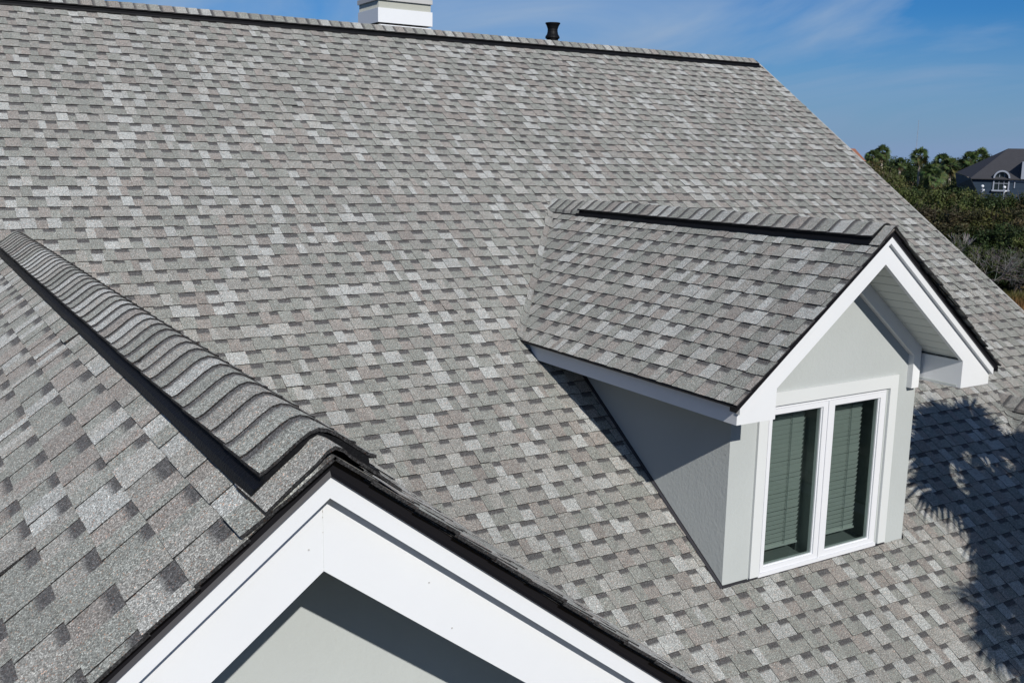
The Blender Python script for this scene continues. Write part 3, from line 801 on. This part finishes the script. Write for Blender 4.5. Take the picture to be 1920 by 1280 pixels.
# broad-leaved crowns
def crown_mesh(seed, rx, rz, n_cl, n_leaf, size, cols, up=0.2):
    rng = random.Random(seed); M = MB()
    for c in range(n_cl):
        while True:
            p = Vector((rng.uniform(-1, 1), rng.uniform(-1, 1), rng.uniform(-0.8, 1)))
            if 0.35 < p.length < 1: break
        cc = Vector((p.x * rx, p.y * rx, p.z * rz)); r = rng.uniform(0.16, 0.34) * rx
        base = rng.choice(cols); g = rng.uniform(0.5, 1.5)
        for l in range(n_leaf):
            d = Vector((rng.gauss(0, 1), rng.gauss(0, 1), rng.gauss(0, .75))); d = d.normalized() * (rng.random() ** 0.4) * r
            n = (d.normalized() + Vector((rng.gauss(0, .38), rng.gauss(0, .38), rng.gauss(0, .38)))).normalized()
            u = n.orthogonal().normalized(); v = n.cross(u); a = rng.uniform(0, 6.28)
            u, v = u * math.cos(a) + v * math.sin(a), v * math.cos(a) - u * math.sin(a)
            s_ = size * rng.uniform(0.6, 1.3); j = g * rng.uniform(0.75, 1.25); q = cc + d
            M.add([q - u * s_, q - v * s_ * .6, q + u * s_, q + v * s_ * .6], (base[0] * j, base[1] * j, base[2] * j))
    return M
GREENS = [(0.064, 0.084, 0.024), (0.048, 0.070, 0.022), (0.074, 0.088, 0.026)]
OLIVE = [(0.086, 0.090, 0.028), (0.070, 0.082, 0.025), (0.096, 0.078, 0.032)]
BROWN = [(0.070, 0.056, 0.029), (0.060, 0.056, 0.026), (0.053, 0.058, 0.024)]
DARK = [(0.024, 0.042, 0.014), (0.034, 0.054, 0.016)]
srcs = {}
for kname, cols in (('green', GREENS), ('olive', OLIVE), ('brown', BROWN), ('dark', DARK)):
    srcs[kname] = [crown_mesh(i * 7 + len(kname), 1.0, 0.8, 75, 85, 0.046, cols).build('crown_src', M_LEAF) for i in (1, 2)]
    for o in srcs[kname]: C.objects.unlink(o)
def tree(az, D, top, r, kind, label, seed, group):
    rng = random.Random(seed)
    t = thing('tree', label, 'tree', G(az, D), group)
    sz = max(r * 0.9, top * 0.36)
    o = rng.choice(srcs[kind]).copy(); o.name = 'crown'; C.objects.link(o); o.parent = t
    o.location = (0, 0, top - sz * .8); o.scale = (r, r, sz); o.rotation_euler = (0, 0, rng.uniform(0, 6.28))
    M = MB(); z1 = top - sz * 1.0
    c = (0.11, 0.09, 0.07)
    prev = Vector((0, 0, -.1)); r0 = 0.10 + top * .012
    for i in range(4):
        nx = Vector((rng.uniform(-.25, .25), rng.uniform(-.25, .25), max(0.5, z1) * (i + 1) / 4)); M.tube(prev, nx, r0 * (1 - .18 * i), r0 * (1 - .18 * (i + 1)), 7, c); prev = nx
    for i in range(5):
        a = rng.uniform(0, 6.28); M.tube(prev, prev + Vector((math.cos(a) * r * .6, math.sin(a) * r * .6, sz * rng.uniform(.5, 1.2))), r0 * .28, r0 * .06, 5, c)
    tr = M.build('trunk', M_BARK, None); tr.parent = t
    return t
rng = random.Random(77)
LAB = {'green': 'mid green broad-leaved tree', 'olive': 'olive green tree', 'brown': 'brownish half bare tree', 'dark': 'very dark evergreen tree'}
# (photo column, distance, top row, radius, kind)
T = []
def rows(xs, D, ty, r, kinds, jit=0):
    for i, x in enumerate(xs): T.append((x + rng.uniform(-3, 3), D + rng.uniform(-5, 5), ty(x) + rng.uniform(-4, 4), r * rng.uniform(.85, 1.2), kinds[(i + jit) % len(kinds)]))
rows(range(1560, 1682, 16), 160, lambda x: 315 if x < 1660 else 320, 2.6, ['olive', 'green', 'olive'])
rows(range(1696, 1810, 17), 172, lambda x: 342 if x < 1745 else 332, 2.6, ['brown', 'dark', 'green'])
rows(range(1590, 1760, 19), 146, lambda x: 326 + max(0, (x - 1650)) * .42, 2.8, ['olive', 'green', 'green'])
rows(range(1768, 1830, 16), 150, lambda x: 344, 2.7, ['dark', 'olive', 'green'])
rows(range(1630, 1840, 21), 134, lambda x: 352 + max(0, (x - 1690)) * .14, 2.9, ['green', 'dark', 'olive', 'green'])
rows(range(1785, 1960, 17), 128, lambda x: 360 if x < 1840 else 367, 2.6, ['green', 'olive', 'dark'])
rows(range(1680, 1950, 22), 121, lambda x: 392, 2.8, ['brown', 'olive', 'brown', 'green'])
rows(range(1720, 1960, 23), 116, lambda x: 425, 2.6, ['dark', 'green', 'brown', 'dark'])
rows(range(1770, 1960, 21), 112, lambda x: 458 + (x - 1770) * .05, 2.2, ['dark', 'dark', 'green'])
rows(range(1800, 1860, 20), 108, lambda x: 494, 1.5, ['green', 'olive'])
rows(range(1880, 1960, 24), 109, lambda x: 500, 1.4, ['dark', 'green'])
near = {108: 'at the marsh edge', 112: 'in the front row of the wood', 116: 'behind the bare grey tree', 121: 'in the middle of the wood',
        128: 'below the blue house', 134: 'beside the roof edge', 146: 'high in the scrub', 150: 'under the palm clump', 160: 'on the scrub skyline', 172: 'behind the lone palm'}
for i, (px, D, ty, r, kd) in enumerate(T):
    key = min(near, key=lambda q: abs(q - D))
    tree(AZ(px), D, ZY(ty, D), r, kd, '%s %s, %s' % (LAB[kd], near[key], ['rounded crown', 'broad uneven crown', 'narrow crown', 'ragged crown', 'low spreading crown'][i % 5]), 300 + i, 'trees of the wood beyond the marsh')
# far tree line
for i in range(26):
    a = 46 + i * 0.62; D = 420 + (i * 37 % 60)
    tree(a, D, 12.0 + (i * 13 % 7) * .4, 9, 'dark', 'distant dark tree on the horizon line', 700 + i, 'distant trees on the horizon')

# bare grey trees
def bare(az, D, h, spread, label, seed, col=(0.17, 0.16, 0.155), depth=6):
    rng = random.Random(seed); t = thing('bare_tree', label, 'tree', G(az, D), 'leafless trees at the marsh edge')
    M = MB()
    def grow(p, d, L, r, n):
        e = p + d * L; M.tube(p, e, r, r * .7, 5 if r > .03 else 3, tuple(c * rng.uniform(.8, 1.15) for c in col))
        if n == 0: return
        for _ in range(rng.choice((2, 3, 3))):
            nd = (d + Vector((rng.gauss(0, .5), rng.gauss(0, .5), rng.gauss(0.02, .34))) * spread).normalized()
            grow(e, nd, L * rng.uniform(.66, .86), r * .62, n - 1)
    for s_ in range(4):
        grow(Vector((rng.uniform(-.3, .3), rng.uniform(-.3, .3), 0)), Vector((rng.gauss(0, .4), rng.gauss(0, .4), 1)).normalized(), h * .24, .09, depth)
    o = M.build('branches', M_BARK, None); o.parent = t
bare(AZ(1864), 106, 6.6, 1.2, 'grey leafless spreading tree at the marsh edge, widest of the bare ones', 5)
bare(AZ(1812), 113, 8.0, .7, 'tall thin bare tree with pale trunk beside the roof edge', 8, (0.26, 0.25, 0.24), 4)

# marsh grass
M = MB(); rng = random.Random(9)
for i in range(15000):
    az = rng.uniform(53, 62); D = rng.uniform(84, 108); p = G(az, D)
    h = rng.uniform(.35, .9); a = rng.uniform(0, 6.28); wv = Vector((math.cos(a), math.sin(a), 0)) * rng.uniform(.04, .10)
    g = rng.uniform(.7, 1.25)
    f = min(1, max(0, (D - 99) / 7 + rng.uniform(-.3, .3)))
    c = mixc((0.20 * g, 0.105 * g, 0.038 * g), (0.085 * g, 0.085 * g, 0.026 * g), f)
    M.add([p - wv, p + wv, p + Vector((rng.uniform(-.2, .2), rng.uniform(-.2, .2), h))], c)
mg = M.build('marsh_grass', M_LEAF); tag(mg, 'rust and olive marsh grass beyond the roof edge', 'grass', kind='stuff')

# ================================================================ NEIGHBOURING HOUSE
M_ROOF2 = mat_paint('dark_grey_shingle', (0.050, 0.050, 0.056), 0.9, 0.12, 0.5, 8, 0.05)
M_ROOF3 = mat_paint('grey_lean_roof', (0.11, 0.12, 0.12), 0.9, 0.12, 0.5, 8, 0.05)
M_BLUE = mat_paint('blue_siding', (0.016, 0.036, 0.065), 0.7, 0.08)
M_PANE = mat_paint('dark_window', (0.02, 0.028, 0.03), 0.1, 0.05, spec=0.8)
M_TRIM2 = mat_paint('pale_trim', (0.30, 0.33, 0.39), 0.6, 0.04)
D = 140.0; az = AZ(1880); f = G(az, 1.0)
right = Vector((f.y, -f.x, 0)); org = G(az, D)
nh = thing('house', 'blue house with dark hipped roof and arched window beyond the wood', 'house', org)
nh.rotation_euler = (0, 0, math.atan2(right.y, right.x))
pxm = D / 2335.0
def lx(px): return (px - 1880) * pxm * 1.02
def lz(py): return ZY(py, D)
def part(M, name, mat, par=nh):
    o = M.build(name, mat, None); o.parent = par; return o
ze = lz(335); zr = lz(278)
xa, xb_, xe = lx(1826), lx(1890), lx(2060)
M = MB(); dpt = (zr - ze) * 1.55
M.add([(xa, -.4, ze), (xe, -.4, ze), (xe - 5, dpt, zr), (xb_, dpt, zr)])
M.add([(xa, -.4, ze), (xb_, dpt, zr), (xb_, dpt, zr), (xa - 1.5, dpt * 2, ze)][:2] + [(xb_, dpt, zr), (lx(1792), dpt * 1.6, lz(326))])
M.add([(xe - 5, dpt, zr), (xb_, dpt, zr), (xa, dpt * 2, ze), (xe, dpt * 2, ze)])
M.box(xa, xe, -.42, -.38, ze - .12, ze - .002)
rf = part(M, 'roof', M_ROOF2)
M = MB(); M.hexa([(xa + .05, -.5, ze - .2), (lx(1794), 4, lz(328)), (lx(1800), 3, lz(352)), (lx(1850), -1.6, lz(376)), (xa + .05, -.5, ze - .05), (lx(1794), 4, lz(326)), (lx(1800), 3, lz(350)), (lx(1850), -1.6, lz(374))])
part(M, 'lean_roof', M_ROOF3)
M = MB(); M.add([(xa + .2, 0, 0), (xe, 0, 0), (xe, 0, ze), (xa + .2, 0, ze)]); M.add([(xa + .2, 0, 0), (xa + .2, 2, 0), (xa + .2, 2, ze), (xa + .2, 0, ze)])
for i in range(40):
    z = ze - .2 - i * .16; M.add([(xa + .2, -.03, z), (xe, -.03, z), (xe, -.001, z + .15), (xa + .2, -.001, z + .15)])
part(M, 'wall', M_BLUE)
# arched window with barrel hood
wx0, wx1 = lx(1871), lx(1896); wc = (wx0 + wx1) / 2; wr = (wx1 - wx0) / 2; wz1 = lz(334); wz0 = lz(356)
M = MB(); n = 16
for i in range(n):
    a, b = PI * i / n, PI * (i + 1) / n
    for (r0, r1, y0, y1) in ((wr, wr + .18, -.5, -.5), (wr + .18, wr + .20, -.5, 1.6), (wr, wr, -.5, -.05)):
        M.add([(wc + r0 * math.cos(a), y0, wz1 + r0 * math.sin(a)), (wc + r0 * math.cos(b), y0, wz1 + r0 * math.sin(b)),
               (wc + r1 * math.cos(b), y1, wz1 + r1 * math.sin(b)), (wc + r1 * math.cos(a), y1, wz1 + r1 * math.sin(a))])
M.box(wx0 - .16, wx0, -.14, .0, wz0, wz1); M.box(wx1, wx1 + .16, -.14, .0, wz0, wz1); M.box(wx0 - .25, wx1 + .25, -.3, 0, wz0 - .18, wz0)
wn = part(M, 'arched_window', M_TRIM2)
M = MB(); pts = [(wx0, -.06, wz0), (wx1, -.06, wz0)] + [(wc + wr * math.cos(PI * i / n), -.06, wz1 + wr * math.sin(PI * i / n)) for i in range(n + 1)]
M.add(pts); part(M, 'pane', M_PANE, wn)
M = MB()
for fx in (.33, .70): xx = wx0 + (wx1 - wx0) * fx; M.box(xx - .03, xx + .03, -.11, -.07, wz0, wz1 + wr * .9)
for zz in (wz1, wz1 - (wz1 - wz0) * .45): M.box(wx0, wx1, -.115, -.075, zz - .03, zz + .03)
part(M, 'glazing_bars', M_TRIM2, wn)
M = MB(); M.box(lx(1907), lx(1909), -.1, 0, lz(352), ze - .13); M.box(lx(1898), xe, -.1, -.035, ze - .36, ze - .13); part(M, 'trim_board', M_TRIM2)
M = MB(); M.add([(lx(1918), -.5, ze), (xe, -.5, ze), (xe, -.5, ze + 2.4), (lx(1918), -.5, ze + 2.1)]); M.add([(lx(1918), -.5, ze), (lx(1918), 3, ze), (lx(1918), 3, ze + 2.1), (lx(1918), -.5, ze + 2.1)])
part(M, 'cross_gable', M_TRIM2)

# distant pale house with tiled roof just past the ridge slope
D = 150; az = AZ(1610); org = G(az, D)
fh = thing('house', 'cream house corner with terracotta roof just past the roof edge', 'house', org); fh.rotation_euler = (0, 0, -math.radians(az))
M_TILE = mat_paint('terracotta_tile', (0.30, 0.13, 0.08), 0.8, 0.15); M_CREAM = mat_paint('cream_wall', (0.62, 0.58, 0.50), 0.8, 0.05)
zt = ZY(279, D)
M = MB(); M.add([(-5, 0, zt - .1), (-.6, 0, zt - .3), (1.0, -2, zt - 2.0), (-5, -2, zt - 2.0)]); M.add([(-.6, 0, zt - .3), (-5, 0, zt - .1), (-5, 3, zt - 2), (1.0, 3, zt - 2)]); M.add([(-.6, 0, zt - .3), (1, -2, zt - 2), (1, 3, zt - 2)]); part(M, 'roof', M_TILE, fh)
M = MB(); M.box(-5, .7, -1.8, 2.8, 0, zt - 2.0); part(M, 'wall', M_CREAM, fh)

# globe lamps below the arched window
for i, (px, py) in enumerate(((1850, 350), (1890, 351))):
    Dl = 126; t = thing('globe_lamp', ['white twin-globe lamp left of the arched window, above the trees', 'white twin-globe lamp right of the arched window, above the trees'][i], 'lamp', G(AZ(px), Dl), 'globe lamps below the arched window')
    z = ZY(py, Dl); M = MB(); M.tube((0, 0, 0), (0, 0, z - .2), .06, .05, 8, (.5, .5, .5)); o = M.build('pole', M_TRIM2, None); o.parent = t
    M = MB(); prof = [(.001 + .17 * math.sin(PI * k / 8), z - .17 * math.cos(PI * k / 8)) for k in range(9)]; M.lathe(0, 0, prof, 12); o = M.build('globe', M_WHITE, None, smooth=True); o.parent = t
    M = MB(); prof = [(.001 + .11 * math.sin(PI * k / 8), z - .42 - .11 * math.cos(PI * k / 8)) for k in range(9)]; M.lathe(.28, 0, prof, 12); M.tube((0, 0, z - .6), (.28, 0, z - .5), .03, .03, 5); o = M.build('globe', M_WHITE, None, smooth=True); o.parent = t

# radio mast
D = 620; t = thing('radio_mast', 'hair-thin radio mast on the horizon above the palms', 'mast', G(AZ(1720), D))
M = MB(); zt = ZY(228, D)
for k in range(3):
    a = 2.09 * k; M.tube((.25 * math.cos(a), .25 * math.sin(a), 0), (.12 * math.cos(a), .12 * math.sin(a), zt), .05, .03, 4, (.3, .3, .32))
for k in range(24):
    z = zt * k / 24; a = 2.09 * k; M.tube((.22 * math.cos(a), .22 * math.sin(a), z), (.22 * math.cos(a + 2.09), .22 * math.sin(a + 2.09), z + zt / 24), .03, .03, 3, (.3, .3, .32))
o = M.build('lattice', M_BARK, None); o.parent = t

# ================================================================ palms beside the house that shade the roof
def near_palm(p, label, seed, R, nl=40):
    t = thing('palm_tree', label, 'palm tree', (p[0], p[1], 0), 'palms beside the house')
    o = palm_meshes(seed, nl, R, 26, 9, 0.048, 1.0, 1.0).build('crown', M_PALM, None); o.parent = t; o.location = (0, 0, p[2])
    tr = palm_trunk(p[2], (.3, .2), seed).build('trunk', M_BARK, None); tr.parent = t; tr.location = (0, 0, p[2])
for i, (tgt, d, R, nl) in enumerate((((8.95, 5.50, -3.0), 3.8, .66, 46), ((8.0, 4.25, -3.82), 5.0, .55, 38), ((9.9, 5.1, -3.3), 5.4, .58, 38), ((8.8, 4.9, -3.45), 5.8, .55, 32))):
    p = Vector((tgt[0], tgt[1], tgt[2] + H)) + SUN * d
    near_palm(p, ['fan palm shading the roof beside the dormer window', 'smaller fan palm shading the lower roof', 'fan palm shading the roof below the second dormer', 'fan palm standing between the other three beside the house'][i], 900 + i, R, nl)

# unseen tree, added to block skylight and deepen the palms' shade on the roof
t = tree(math.degrees(math.atan2(12.6, 1.2)), math.hypot(12.6, 1.2), H + 1.4, 2.7, 'dark', 'unseen dark tree added beside the house to block skylight', 990, 'unseen trees added to block skylight')
